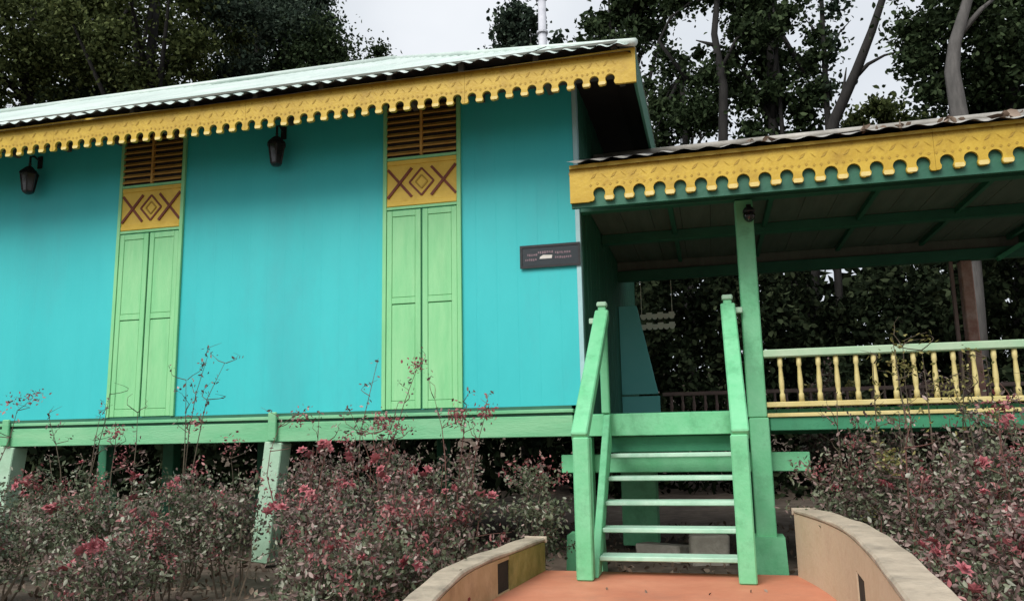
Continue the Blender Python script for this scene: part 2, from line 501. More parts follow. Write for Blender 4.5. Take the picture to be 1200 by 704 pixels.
# ---- tall shuttered windows
def window(x0, x1):
    xm = (x0 + x1) / 2
    f = MB()
    f.box(x0 - 0.005, x0 + 0.035, -0.030, 0.0, 1.452, 4.50)
    f.box(x1 - 0.035, x1 + 0.005, -0.030, 0.0, 1.452, 4.50)
    f.box(x0 + 0.035, x1 - 0.035, -0.026, 0.0, 3.385, 3.412)
    f.box(x0 + 0.035, x1 - 0.035, -0.026, 0.0, 3.885, 3.915)
    win = f.build('window', M['shutter'], house, 0.003)
    # two leaves, each with two sunk panels
    for s, (a, b) in enumerate(((x0 + 0.038, xm - 0.009), (xm + 0.009, x1 - 0.038))):
        lf = MB()
        y0, y1 = -0.022, -0.002
        st = 0.055
        lf.box(a, a + st, y0, y1, 1.455, 3.375)
        lf.box(b - st, b, y0, y1, 1.455, 3.375)
        for (z0, z1) in ((1.455, 1.53), (2.455, 2.515), (3.315, 3.375)):
            lf.box(a + st, b - st, y0 + 0.001, y1, z0, z1)
        sh = lf.build('shutter', M['shutter'], win, 0.004)
        for (z0, z1) in ((1.533, 2.446), (2.518, 3.311)):
            MB().box(a + st + 0.0015, b - st - 0.0015, y0 + 0.004, y1, z0, z1).build('shutter_panel', M['shutter'], win, 0.004)
    MB().box(x0 + 0.036, x1 - 0.036, -0.0015, 0.0, 1.455, 3.38).build('shutter_backing', M['midgreen'], win)
    # carved panel: cross, lozenge, cross
    MB().box(x0 + 0.036, x1 - 0.036, -0.016, -0.001, 3.415, 3.883).build('transom_panel', M['transom'], win)
    for (z0, z1) in ((3.418, 3.465), (3.835, 3.882)):
        MB().box(x0 + 0.037, x1 - 0.037, -0.026, -0.0165, z0, z1).build('transom_moulding', M['transom'], win, 0.004)
    cz = 3.650
    h, q = 0.145, 0.125
    for cx in (xm - 0.225, xm + 0.225):
        for sg in (1, -1):
            MB().beam((cx - q, -0.020 - 0.002 * sg, cz - sg * h), (cx + q, -0.020 - 0.002 * sg, cz + sg * h), 0.012, 0.026, (0, 0, 1)).build('fretwork_bar', M['fret'], win)
    for rad, y, wd in ((0.125, -0.020, 0.018), (0.062, -0.020, 0.014)):
        c4 = [(xm - rad, cz), (xm, cz - rad * 1.1), (xm + rad, cz), (xm, cz + rad * 1.1)]
        lz = MB()
        for i in range(4):
            a, b = c4[i], c4[(i + 1) % 4]
            lz.beam((a[0], y + 0.0006 * i, a[1]), (b[0], y + 0.0006 * i, b[1]), 0.010, wd)
        lz.build('fretwork_lozenge', M['fret'] if rad > 0.1 else M['ochre'], win)
    # louvre over it
    MB().box(x0 + 0.036, x1 - 0.036, -0.004, -0.001, 3.916, 4.50).build('louvre_backing', M['void'], win)
    MB().box(xm - 0.013, xm + 0.013, -0.040, -0.005, 3.917, 4.50).build('mullion', M['slat'], win, 0.003)
    z = 3.945
    while z < 4.46:
        for a, b in ((x0 + 0.037, xm - 0.014), (xm + 0.014, x1 - 0.037)):
            m2 = MB()
            m2.add([(a, -0.036, z - 0.012), (b, -0.036, z - 0.012), (b, -0.006, z + 0.020), (a, -0.006, z + 0.020),
                    (a, -0.036, z + 0.002), (b, -0.036, z + 0.002), (b, -0.006, z + 0.034), (a, -0.006, z + 0.034)],
                   [(0, 3, 2, 1), (4, 5, 6, 7), (0, 1, 5, 4), (1, 2, 6, 5), (2, 3, 7, 6), (3, 0, 4, 7)])
            m2.build('slat', M['slat'], win)
        z += 0.066
    return win
for (a, b) in ((-8.02, -7.23), (-4.975, -4.185), (-1.935, -1.145)):
    window(a, b)

# ---- scalloped eave boards
def fascia(x0, x1, y, ztop, zbot, p, rc, name, mbody, th=0.026, solid_l=0.0, solid_r=0.0, seg=16, zs=lambda x: 0.0):
    """board with keyhole notches along its lower edge; tips are rounded lobes"""
    nmod = int(round((x1 - solid_r - x0 - solid_l) / p))
    p = (x1 - solid_r - x0 - solid_l) / nmod
    objs = []
    k = 0
    while k < nmod:
        k2 = min(nmod, k + seg)
        if nmod - k2 < 4: k2 = nmod
        mb = MB(); orn = MB(); edge = MB()
        first, last = k == 0, k2 == nmod
        if first and solid_l: mb.prism([(x0, zbot + zs(x0)), (x0 + solid_l, zbot + zs(x0)), (x0 + solid_l, ztop + zs(x0)), (x0, ztop + zs(x0))], y, y + th)
        for i in range(k, k2):
            xa = x0 + solid_l + i * p
            dz = zs(xa)
            zt, zb = ztop + dz, zbot + dz + random.uniform(-0.003, 0.003)
            xc = xa + p / 2
            cz = zb + rc * 1.30
            neck = rc * 0.80
            sp = rc * 0.86
            poly = [(xa, zb), (xa + (p / 2 - sp) * 0.72, zb + 0.002), (xc - sp, zb + 0.012), (xc - neck, zb + rc * 0.60)]
            for a in range(218, -39, -23):
                poly.append((xc + rc * math.cos(R(a)), cz + rc * math.sin(R(a))))
            poly += [(xc + neck, zb + rc * 0.60), (xc + sp, zb + 0.012), (xa + p - (p / 2 - sp) * 0.72, zb + 0.002), (xa + p, zb), (xa + p, zt), (xa, zt)]
            if i == k and not first: poly[0] = (xa + 0.002, zb); poly[-1] = (xa + 0.002, zt)
            mb.prism(poly, y, y + th)
            # carved relief: a zigzag of leaf-shaped cuts along the board
            zc = cz + rc + (zt - cz - rc) * 0.46
            hh = (zt - cz - rc) * 0.12
            for s, xx in ((1, xa + p * 0.25), (-1, xa + p * 0.75)):
                w_ = p * 0.17
                orn.add([(xx - w_, y - 0.003, zc - s * hh), (xx + w_ * 0.1, y - 0.004, zc - s * hh * 0.1 - 0.008), (xx + w_, y - 0.003, zc + s * hh), (xx - w_ * 0.1, y - 0.004, zc + s * hh * 0.1 + 0.008)], [(0, 1, 2, 3)])
            for k3 in range(3):
                xx = xa + p * (0.08 + k3 * 0.34); zq = cz + rc + 0.018 + 0.010 * (k3 % 2)
                orn.add([(xx - 0.012, y - 0.003, zq), (xx, y - 0.004, zq - 0.011), (xx + 0.012, y - 0.003, zq + 0.004), (xx, y - 0.004, zq + 0.012)], [(0, 1, 2, 3)])
            xx = xc
            orn.add([(xx - 0.008, y - 0.004, zt - 0.045), (xx, y - 0.004, zt - 0.058), (xx + 0.008, y - 0.004, zt - 0.045), (xx, y - 0.004, zt - 0.032)], [(0, 1, 2, 3)])
            # worn pale edge of the lobe: a thin bead on the tip
            hw = p / 2 - sp - 0.002
            if i > k: edge.prism([(xa - hw * 0.8, zb + 0.004), (xa + hw * 0.8, zb + 0.004), (xa + hw, zb + 0.016), (xa + hw * 0.8, zb + rc * 0.75), (xa - hw * 0.8, zb + rc * 0.75), (xa - hw, zb + 0.016)], y - 0.004, y - 0.0005)
        if last and solid_r:
            xs = x1 - solid_r
            mb.prism([(xs, zbot + zs(xs)), (x1, zbot + zs(xs)), (x1, ztop + zs(xs)), (xs, ztop + zs(xs))], y, y + th)
        o = mb.build(name, mbody, house)
        q = orn.build('carved_relief', M['ochre'], o); q['kind'] = 'stuff'
        q = edge.build('lobe_tip', M['tip'], o); q['kind'] = 'stuff'
        k = k2
    return

sag = lambda x: 0.010 * math.sin(x * 0.8 + 0.5) + 0.005 * math.sin(x * 2.3) - 0.004 * x / 9
fascia(XL - 0.2, 0.625, -0.75, 4.378, 4.075, 0.134, 0.041, 'eave_board', M['yellow'], solid_r=0.15, zs=sag)
fascia(0.045, 5.9, -0.80, 3.392, 3.068, 0.165, 0.050, 'porch_eave_board', M['yellow'], solid_l=0.16, zs=lambda x: 0.006 * x + 0.004 * math.sin(x * 2.1))
MB().box(0.05, 5.9, -0.765, -0.725, 3.035, 3.36).build('eave_backing_board', M['darkgreen'], house)
# soffits and the plain eave board of the end
MB().box(XL - 0.2, 0.60, -0.72, -0.002, 4.47, 4.49).build('soffit', M['ceiling'], house)
MB().box(0.002, 0.60, 0.0, 6.15, 4.47, 4.49).build('soffit', M['void'], house)
tag(MB().box(0.602, 0.628, -0.72, 6.2, 4.08, 4.375).build('side_eave_board', M['darkgreen'], house, 0.004), 'plain green eave board along the end')
for i in range(15):
    xx = -9.1 + i * 0.68
    if xx < 0.5:
        MB().box(xx, xx + 0.05, -0.715, -0.004, 4.385, 4.465).build('rafter_tail', M['ceiling'], house)

# ---- corrugated roofs, sheet by sheet
def sheet(o_, eu, ev, u0_, u1_, vtop, slope, per, amp, dz=0.0, rows=5, v0=0.0):
    """corrugated sheet: u along the eave, v level run up the slope; vtop(u) is the cut end"""
    nu = max(4, int((u1_ - u0_) / per * 7))
    vv = []
    for j in range(rows + 1):
        for i in range(nu + 1):
            u = u0_ + (u1_ - u0_) * i / nu
            v = v0 + (max(vtop(u), v0 + 0.001) - v0) * j / rows
            z = v * slope + amp * math.cos(2 * math.pi * u / per) + dz + 0.008 * math.sin(u * 1.3 + v)
            P = Vector(o_) + Vector(eu) * u + Vector(ev) * v
            vv.append((P.x, P.y, P.z + z))
    fs = [(j * (nu + 1) + i, j * (nu + 1) + i + 1, (j + 1) * (nu + 1) + i + 1, (j + 1) * (nu + 1) + i) for j in range(rows) for i in range(nu)]
    mb = MB(); mb.v, mb.f = vv, fs
    return mb

ER, EF, EB, EZ, SL = 0.632, -0.83, 6.23, 4.392, 0.560
half = (EB - EF) / 2
deck = MB()
dz = -0.05
xr = ER - half
deck.add([(XL - 0.4, EF + 0.03, EZ + dz), (ER - 0.04, EF + 0.03, EZ + dz), (xr, EF + half, EZ + dz + SL * half), (XL - 0.4, EF + half, EZ + dz + SL * half),
          (XL - 0.4, EB - 0.03, EZ + dz), (ER - 0.04, EB - 0.03, EZ + dz)], [(0, 1, 2, 3), (1, 5, 2), (5, 4, 3, 2)])
roof = deck.build('roof', M['void'], house)
ua = 0.0
edges = [0.0]
while edges[-1] < 10.3: edges.append(edges[-1] + 0.91)
def top_front(u): return min(half, u - 0.0)
for i in range(len(edges) - 1):
    a, b = edges[i], edges[i + 1] + 0.03
    if i == 5: b -= 0.10          # an open joint between two sheets
    sheet((ER, EF, EZ), (-1, 0, 0), (0, 1, 0), a, b, top_front, SL, 0.15, 0.013, (i % 2) * 0.006 + random.uniform(0, 0.006)).build('roof_sheet', M['roof'], roof, smooth=True)
u = 0.0
while u < EB - EF - 0.05:
    b = min(u + 0.93, EB - EF)
    sheet((ER, EF, EZ), (0, 1, 0), (-1, 0, 0), u, b, lambda q: min(q, EB - EF - q), SL, 0.15, 0.013, random.uniform(0, 0.006)).build('roof_sheet', M['roof'], roof, smooth=True)
    u += 0.91
for i in range(len(edges) - 1):
    sheet((ER, EB, EZ), (-1, 0, 0), (0, -1, 0), edges[i], edges[i + 1] + 0.03, top_front, SL, 0.15, 0.013, (i % 2) * 0.006).build('roof_sheet', M['roof'], roof, smooth=True)
MB().tube([(xr, EF + half, EZ + SL * half + 0.02), (XL - 0.4, EF + half, EZ + SL * half + 0.02)], 0.05, 8).build('ridge_cap', M['roof'], roof, smooth=True)
MB().tube([(ER, EF, EZ + 0.005), (xr, EF + half, EZ + SL * half + 0.02)], 0.035, 8).build('hip_cap', M['roof'], roof, smooth=True)
MB().tube([(ER, EB, EZ + 0.005), (xr, EF + half, EZ + SL * half + 0.02)], 0.035, 8).build('hip_cap', M['roof'], roof, smooth=True)

PS, PZ, PF, PL, PB = 0.352, 3.400, -0.86, 1.76, 2.64
pk = PS * PL
pd = MB()
pd.add([(0.03, PF + 0.03, PZ - 0.05), (6.0, PF + 0.03, PZ - 0.01), (6.0, PF + PL, PZ + pk - 0.01), (0.03, PF + PL, PZ + pk - 0.05), (0.03, PF + PL + PB, PZ - 0.05), (6.0, PF + PL + PB, PZ - 0.01)],
       [(0, 1, 2, 3), (3, 2, 5, 4)])
proof = pd.build('porch_roof', M['void'], house)
u = 0.0
while u < 5.9:
    tilt = random.uniform(-0.003, 0.008)
    sheet((0.03, PF - random.uniform(0, 0.02), PZ + 0.006 * u), (1, 0, 0), (0, 1, 0), u, u + 0.80, lambda q: PL, PS, 0.19, 0.010, tilt).build('roof_sheet', M['oldroof'], proof, smooth=True)
    sheet((0.03, PF + PL + PB, PZ + 0.006 * u), (1, 0, 0), (0, -1, 0), u, u + 0.80, lambda q: PB, pk / PB, 0.19, 0.014, tilt).build('roof_sheet', M['oldroof'], proof, smooth=True)
    u += 0.765
MB().tube([(0.03, PF + PL, PZ + pk + 0.015), (6.0, PF + PL, PZ + pk + 0.05)], 0.04, 8).build('ridge_cap', M['oldroof'], proof, smooth=True)
# dry leaves lying on the porch roof
lp = []
for c in (2.35, 2.62, 2.95, 3.35, 3.6, 1.6):
    for i in range(5):
        xx = c + random.gauss(0, 0.06); yv = random.uniform(0.0, 0.22)
        lp.append((xx, PF + yv, PZ + 0.006 * xx + PS * yv + 0.022))
o = leaves('fallen_leaves', np.array(lp), np.full(len(lp), 0.10), L['litter'], None, 0.5)
tag(o, 'dry pale leaves lying along the edge of the porch roof', 'leaf litter')

# porch ceiling, beams, posts
xx = 0.02
while xx < 5.7:
    MB().box(xx, xx + 0.285, -0.70, 3.2, 3.345, 3.365).build('ceiling_board', M['ceiling'], house)
    xx += 0.29
for y, z0, z1, m in ((0.02, 3.20, 3.343, 'darkgreen'), (1.5, 3.235, 3.343, 'darkgreen'), (2.98, 3.09, 3.22, 'darkgreen')):
    MB().box(0.01, 5.6, y - 0.05, y + 0.05, z0, z1).build('ceiling_beam', M[m], house, 0.005)
for xx in (0.78, 1.70, 2.62, 3.54, 4.46):
    for ya, yb in ((-0.69, -0.035), (0.075, 1.445), (1.555, 2.925)):
        MB().box(xx, xx + 0.045, ya, yb, 3.29, 3.3445).build('ceiling_batten', M['darkgreen'], house, 0.003)
MB().box(0.01, 5.6, 2.99, 3.03, 3.222, 3.343).build('frieze_board', M['ceiling'], house)
MB().beam((4.62, 2.9, 3.28), (4.62, 0.1, 3.28), 0.09, 0.11).build('tie_beam', M['darkgreen'], house)
MB().beam((4.32, 2.86, 3.06), (4.78, 2.86, 3.34), 0.05, 0.07, (0, 1, 0)).build('brace', M['midgreen'], house)
MB().box(1.375, 1.528, -0.05, 0.095, 1.302, 3.19).build('porch_post', M['mint'], house, 0.010)
MB().box(4.55, 4.70, -0.05, 0.095, 1.302, 3.19).build('porch_post', M['mint'], house, 0.010)
tag(MB().box(3.95, 4.075, 2.92, 3.05, 1.37, 3.085).build('back_post', M['redpost'], house, 0.012), 'weathered reddish brown post at the back of the porch')
MB().box(3.84, 3.88, 2.94, 2.98, 1.37, 3.085).build('back_post', M['pinkrail'], house, 0.004)

# front railing with turned balusters
rail = MB().box(1.53, 4.55, -0.045, 0.045, 1.800, 1.868).build('porch_railing', M['railgreen'], house, 0.010)
MB().box(1.53, 4.55, -0.03, 0.03, 1.385, 1.428).build('bottom_rail', M['cream'], rail, 0.005)
MB().box(1.53, 4.55, -0.04, 0.04, 1.302, 1.335).build('base_rail', M['cream'], rail, 0.005)
prof = [(0.022, 0), (0.022, 0.06), (0.015, 0.078), (0.021, 0.12), (0.022, 0.17), (0.017, 0.25), (0.015, 0.29), (0.021, 0.305), (0.021, 0.372)]
bal = MB().lathe(prof, (0, 0, 0), 8)
first = None
x = 1.665
while x < 4.5:
    if first is None:
        first = bal.build('baluster', M['cream'], rail, smooth=True)
        b = first
    else:
        b = first.copy(); col.objects.link(b); b.parent = rail
    b.location = Vector((x + random.uniform(-0.004, 0.004), 0, 1.428)) - PW(rail)
    b.rotation_euler.y = random.uniform(-0.012, 0.012)
    x += 0.148
# low back railing
br = MB().box(0.50, 4.55, 2.96, 3.03, 1.635, 1.680).build('back_railing', M['pinkrail'], house, 0.006)
first = None
x = 0.60
while x < 4.5:
    if first is None:
        first = MB().lathe([(0.022, 0), (0.022, 0.03), (0.013, 0.06), (0.024, 0.13), (0.014, 0.2), (0.020, 0.265)], (0, 0, 0), 6).build('baluster', M['pinkrail'], br)
        b = first
    else:
        b = first.copy(); col.objects.link(b); b.parent = br
    b.location = Vector((x, 2.995, 1.37)) - PW(br)
    x += 0.135

# turquoise wing panel with a raked edge, and its plinth board, at the back of the porch
tag(MB().prism([(0.012, 1.665), (0.455, 1.665), (0.235, 2.765), (0.012, 2.765)], 2.90, 2.94).build('wing_panel', M['turquoise_old'], house, 0.004), 'turquoise wing panel with a raked edge')
MB().box(0.012, 0.47, 2.885, 2.935, 1.372, 1.640).build('wing_panel_base', M['turquoise_old'], house, 0.004)
# cream scalloped valance under the back beam
va = MB()
for zr in (2.60, 2.47):
    for i in range(6):
        xa = 0.27 + i * 0.07
        va.prism([(xa, zr + 0.03), (xa + 0.012, zr + 0.008), (xa + 0.035, zr), (xa + 0.058, zr + 0.008), (xa + 0.0695, zr + 0.03), (xa + 0.0695, zr + 0.07 + 0.02 * (i % 2)), (xa, zr + 0.07 + 0.02 * (i % 2))], 3.04, 3.06)
    va.box(0.26, 0.70, 3.0605, 3.068, zr + 0.045, zr + 0.066)
for xx in (0.28, 0.66):
    va.box(xx, xx + 0.008, 3.045, 3.053, 2.66, 3.09)
tag(va.build('valance_board', M['white'], house), 'small cream scalloped valance hanging at the back of the porch')

# ================================================================ STAIRS
st = thing('staircase', 'steep mint green wooden stairs with open treads and plank handrails up to the porch', 'stairs', (0.72, -1.25, 0.17))
for xa, xb in ((0.085, 0.205), (1.195, 1.315)):
    s = -1 if xa < 0.5 else 1
    xc = (xa + xb) / 2
    MB().box(xa, xb, -1.30, -1.18, 0.171, 1.170).build('newel_post', M['mint'], st, 0.010)
    # inclined stringer, face board
    x0_, x1_ = (0.165, 0.222) if s < 0 else (1.222, 1.270)
    m2 = MB()
    prof2 = [(-1.17, 0.172), (-0.98, 0.172), (-0.055, 1.10), (-0.055, 1.365), (-0.10, 1.365)]
    nn = len(prof2)
    m2.add([(x0_, a, b) for a, b in prof2] + [(x1_, a, b) for a, b in prof2],
           [tuple(range(nn - 1, -1, -1)), tuple(range(nn, 2 * nn))] + [(i, (i + 1) % nn, (i + 1) % nn + nn, i + nn) for i in range(nn)])
    m2.build('stringer', M['mint'], st, 0.006)
    tx = 0.185 if s < 0 else 1.262
    up = MB().box(tx - 0.035, tx + 0.035, -0.125, -0.055, 1.366, 2.30).build('top_post', M['mint'], st, 0.008)
    MB().box(tx - 0.045, tx + 0.045, -0.135, -0.045, 2.301, 2.345).build('post_cap', M['palegreen'], up, 0.010)
    MB().beam((tx, -0.10, 2.24), (xc + 0.01 * s, -1.28, 1.165), 0.095, 0.12, (1, 0, 0)).build('handrail', M['mint'], st, 0.010)
    if s < 0:
        MB().box(tx - 0.12, tx - 0.036, -0.11, -0.07, 2.155, 2.205).build('rail_stub', M['palegreen'], st, 0.006)
    else:
        MB().box(tx + 0.036, tx + 0.12, -0.11, -0.07, 2.185, 2.235).build('rail_stub', M['palegreen'], st, 0.006)
for (y, z) in ((-0.20, 1.024), (-0.42, 0.845), (-0.65, 0.668), (-0.87, 0.488), (-1.08, 0.312)):
    MB().box(0.223, 1.221, y, y + 0.20, z - 0.034, z).build('tread', M['tread'], st, 0.006)

# ================================================================ PARAPETS
def offset(path, d):
    out = []
    for i, pnt in enumerate(path):
        a, b = path[max(i - 1, 0)], path[min(i + 1, len(path) - 1)]
        t = Vector((b[0] - a[0], b[1] - a[1])).normalized()
        out.append((pnt[0] - t.y * d, pnt[1] + t.x * d))
    return out
def resample(path, step):
    out = [path[0]]
    for a, b in zip(path[:-1], path[1:]):
        L_ = math.dist(a, b); n_ = max(1, int(L_ / step))
        for k_ in range(1, n_ + 1):
            out.append((a[0] + (b[0] - a[0]) * k_ / n_, a[1] + (b[1] - a[1]) * k_ / n_))
    for _ in range(3):
        out = [out[0]] + [((out[i - 1][0] + 2 * out[i][0] + out[i + 1][0]) / 4, (out[i - 1][1] + 2 * out[i][1] + out[i + 1][1]) / 4) for i in range(1, len(out) - 1)] + [out[-1]]
    return out
def sweep(mb, inn, out, z0, z1):
    n_ = len(inn)
    vv = []
    for (a, b) in zip(inn, out):
        vv += [(a[0], a[1], z0(a)), (b[0], b[1], z0(b)), (b[0], b[1], z1(b)), (a[0], a[1], z1(a))]
    fs = [(0, 1, 2, 3), tuple(4 * (n_ - 1) + k_ for k_ in (3, 2, 1, 0))]
    for i in range(n_ - 1):
        for k_ in range(4):
            fs.append((4 * i + k_, 4 * i + (k_ + 1) % 4, 4 * i + 4 + (k_ + 1) % 4, 4 * i + 4 + k_))
    return mb.add(vv, fs)
def parapet(t, path, side, th, ztop, slit_y, zslit, mbody, mossy_until=None, slen=0.13):
    pts = resample(path, 0.12)
    # exact points at the slit
    body, mos = MB(), MB()
    inn, out = pts, offset(pts, side * th)
    lo = lambda q: -0.12
    hi = lambda q: ztop(q[1]) - 0.034
    zs_ = lambda q: zslit
    idx = min(range(len(pts)), key=lambda i: abs(pts[i][1] - slit_y))
    # shift neighbours so the slit is 6 cm wide
    a, b = idx, idx + 1
    t_ = Vector((pts[b][0] - pts[a][0], pts[b][1] - pts[a][1])).normalized() * slen
    pb = (pts[a][0] + t_.x, pts[a][1] + t_.y)
    to = Vector((out[b][0] - out[a][0], out[b][1] - out[a][1])).normalized() * slen
    ob = (out[a][0] + to.x, out[a][1] + to.y)
    far_i, far_o = inn[:a + 1], out[:a + 1]
    near_i, near_o = [pb] + inn[a + 1 + int(slen / 0.1):], [ob] + out[a + 1 + int(slen / 0.1):]
    mid_a = tuple(inn[a][k_] * 0.45 + out[a][k_] * 0.55 for k_ in (0, 1))
    mid_b = tuple(pb[k_] * 0.45 + ob[k_] * 0.55 for k_ in (0, 1))
    sweep(body, [mid_a, mid_b], [out[a], ob], lambda q: 0.181, lambda q: zslit - 0.001)
    sweep(mos if mossy_until else body, far_i, far_o, lo, hi)
    sweep(body, near_i, near_o, lo, hi)
    sweep(body, [inn[a], pb], [out[a], ob], zs_, hi)
    sweep(body, [inn[a], pb], [out[a], ob], lo, lambda q: 0.18)
    body.build('parapet_body', mbody, t)
    fr_ = lambda p_, q_, k_: (p_[0] + (q_[0] - p_[0]) * k_, p_[1] + (q_[1] - p_[1]) * k_)
    tag(sweep(MB(), [fr_(inn[a], out[a], 0.05), fr_(pb, ob, 0.05)], [mid_a, mid_b], lambda q: 0.182, lambda q: zslit - 0.002).build('slit_shade_fill', M['slitdark'], t), 'near-black block painted as the shade inside the drain slit')  # dark block fills the slit in place of its shade
    if mossy_until:
        tag(mos.build('parapet_end', M['moss'], t), 'mossy yellow green end of the parapet')
    c = MB()
    sweep(c, offset(inn, -side * 0.005), offset(out, side * 0.005), lambda q: ztop(q[1]) - 0.032, lambda q: ztop(q[1]) + 0.004 * math.sin(q[1] * 9))
    c.build('coping', M['cap'], t, 0.010)
tr = thing('parapet_wall', 'pale tan plastered parapet with a drain slit, right of the terracotta path', 'parapet', (1.7, -2.5, 0.0))
parapet(tr, [(1.61, -0.90), (1.70, -1.3), (1.755, -1.7), (1.78, -2.2), (1.75, -2.9), (1.72, -3.4), (1.66, -4.2), (1.63, -5.2), (1.63, -9.0)], 1, 0.16,
        lambda y: 0.645 + 0.010 * math.sin(y * 1.3), -2.42, 0.46, M['plaster_pale'], None, 0.32)
tl = thing('parapet_wall', 'lower tan parapet with a mossy yellow end and dark slit, left of the terracotta path', 'parapet', (-0.35, -2.5, 0.0))
parapet(tl, [(-0.225, -0.87), (-0.265, -1.3), (-0.30, -1.7), (-0.345, -2.1), (-0.36, -2.5), (-0.30, -3.1), (-0.19, -3.8), (-0.15, -5.0), (-0.15, -9.0)], -1, 0.15,
        lambda y: 0.425 + 0.008 * math.sin(y * 2), -1.70, 0.372, M['plaster'], True, 0.22)

# ================================================================ THINGS ON THE HOUSE
def lantern(x, z, label):
    t = thing('wall_lantern', label, 'lantern', (x, -0.14, z), 'black lanterns under the eave')
    b = MB().lathe([(0.03, -0.20), (0.055, -0.185), (0.06, -0.17)], (x, -0.14, z), 6)
    b.build('base', M['black'], t)
    MB().lathe([(0.055, -0.168), (0.085, 0.02)], (x, -0.14, z), 6).build('glass', M['glass'], t)
    for k in range(6):
        a = math.pi * 2 * k / 6
        MB().beam((x + 0.058 * math.cos(a), -0.14 + 0.058 * math.sin(a), z - 0.168), (x + 0.088 * math.cos(a), -0.14 + 0.088 * math.sin(a), z + 0.02), 0.012, 0.012, (0.3, 0.2, 0)).build('bar', M['black'], t)
    MB().lathe([(0.105, 0.022), (0.09, 0.05), (0.04, 0.10), (0.012, 0.12), (0.018, 0.14), (0.004, 0.16)], (x, -0.14, z), 6).build('cap', M['black'], t)
    MB().tube([(x, -0.14, z + 0.155), (x, -0.14, z + 0.22), (x, -0.09, z + 0.245), (x, -0.004, z + 0.21)], 0.012, 6).build('bracket', M['black'], t)
    MB().box(x - 0.03, x + 0.03, -0.012, -0.001, z + 0.13, z + 0.27).build('wall_plate', M['black'], t)
lantern(-6.06, 4.10, 'black wall lantern left of the left shuttered window, at the photo edge')
lantern(-3.05, 4.115, 'black wall lantern under the eave, between the two shuttered windows')
t = thing('porch_lamp', 'small round grey lamp at the top of the green porch post', 'lamp', (1.49, -0.10, 3.06))
MB().lathe([(0.035, 0.04), (0.05, 0.02), (0.055, -0.005)], (1.49, -0.10, 3.06), 10).build('lamp_base', M['black'], t, smooth=True)
MB().lathe([(0.045, -0.006), (0.052, -0.03), (0.042, -0.065), (0.02, -0.085), (0.004, -0.09)], (1.49, -0.10, 3.06), 10).build('lamp_shade', M['glass'], t, smooth=True)
MB().box(1.47, 1.51, -0.10, -0.052, 3.10, 3.13).build('lamp_arm', M['black'], t)

sg = thing('sign', 'small dark board with faint mauve and pale print on the turquoise wall', 'sign', (-0.29, -0.02, 2.82))
MB().box(-0.562, -0.012, -0.022, -0.002, 2.718, 2.922).build('board', M['signboard'], sg, 0.004)
fr = MB()
fr.box(-0.57, -0.004, -0.028, -0.0225, 2.905, 2.928); fr.box(-0.57, -0.004, -0.028, -0.0225, 2.712, 2.735)
fr.box(-0.57, -0.548, -0.028, -0.0225, 2.735, 2.905); fr.box(-0.026, -0.004, -0.028, -0.0225, 2.735, 2.905)
fr.build('frame', M['black'], sg)
pr, pw = MB(), MB()
random.seed(3)
for (x0_, x1_, z) in ((-0.52, -0.40, 2.79), (-0.50, -0.40, 2.835), (-0.40, -0.25, 2.855), (-0.24, -0.09, 2.845), (-0.24, -0.07, 2.80)):
    xx = x0_
    while xx < x1_ - 0.012:            # worn illegible marks
        w_ = random.uniform(0.008, 0.018)
        za, zb = z - random.uniform(0.007, 0.013), z + random.uniform(0.007, 0.013)
        pr.add([(xx, -0.0226, za), (xx + w_, -0.0226, za + 0.002), (xx + w_ * 0.9, -0.0226, zb), (xx + 0.001, -0.0226, zb)], [(0, 1, 2, 3)])
        xx += w_ + random.uniform(0.003, 0.007)
pw.add([(-0.385, -0.0227, 2.795), (-0.27, -0.0227, 2.795), (-0.265, -0.0227, 2.825), (-0.35, -0.0227, 2.830), (-0.38, -0.0227, 2.815)], [(0, 1, 2, 3, 4)])
tag(pr.build('print', M['signred'], sg), kind='stuff')
pw.build('print', M['signpale'], sg)

# things lying under the house
def rough_block(name, c, sx, sy, sz, rz, m, label, cat):
    mb = MB()
    vv = []
    for k in range(8):
        px = (1 if k & 1 else -1) * sx / 2 * random.uniform(0.85, 1.05)
        py = (1 if k & 2 else -1) * sy / 2 * random.uniform(0.85, 1.05)
        pz = (sz if k & 4 else 0) * random.uniform(0.85, 1.05) - 0.02
        vv.append((c[0] + px * math.cos(rz) - py * math.sin(rz), c[1] + px * math.sin(rz) + py * math.cos(rz), c[2] + pz))
    mb.add(vv, [(0, 2, 3, 1), (4, 5, 7, 6), (0, 1, 5, 4), (1, 3, 7, 5), (3, 2, 6, 7), (2, 0, 4, 6)])
    o = mb.build(name, m, None, 0.015, base=c)
    return tag(o, label, cat)
rough_block('concrete_block', (0.98, 0.75, 0.0), 0.36, 0.22, 0.30, 0.2, M['concrete'], 'pale broken concrete block seen between the lowest stair treads', 'block')
rough_block('concrete_block', (0.55, 1.0, 0.0), 0.5, 0.3, 0.16, -0.4, M['concrete'], 'low grey concrete slab lying under the porch behind the stairs', 'block')
tb = MB().beam((-2.2, 2.2, 0.42), (0.0, 2.5, 0.40), 0.12, 0.05).build('timber_plank', M['concrete'], None, 0.006)
tag(tb, 'long grey timber plank resting across under the turquoise house', 'plank')
for i, (x, lab) in enumerate(((-1.9, 'left grey stone block carrying the timber plank under the house'), (-0.3, 'right grey stone block carrying the timber plank under the house'))):
    rough_block('stone_block', (x, 2.2 + 0.135 * (x + 2.2), 0.0), 0.26, 0.26, 0.39, 0.3, M['concrete'], lab, 'block')

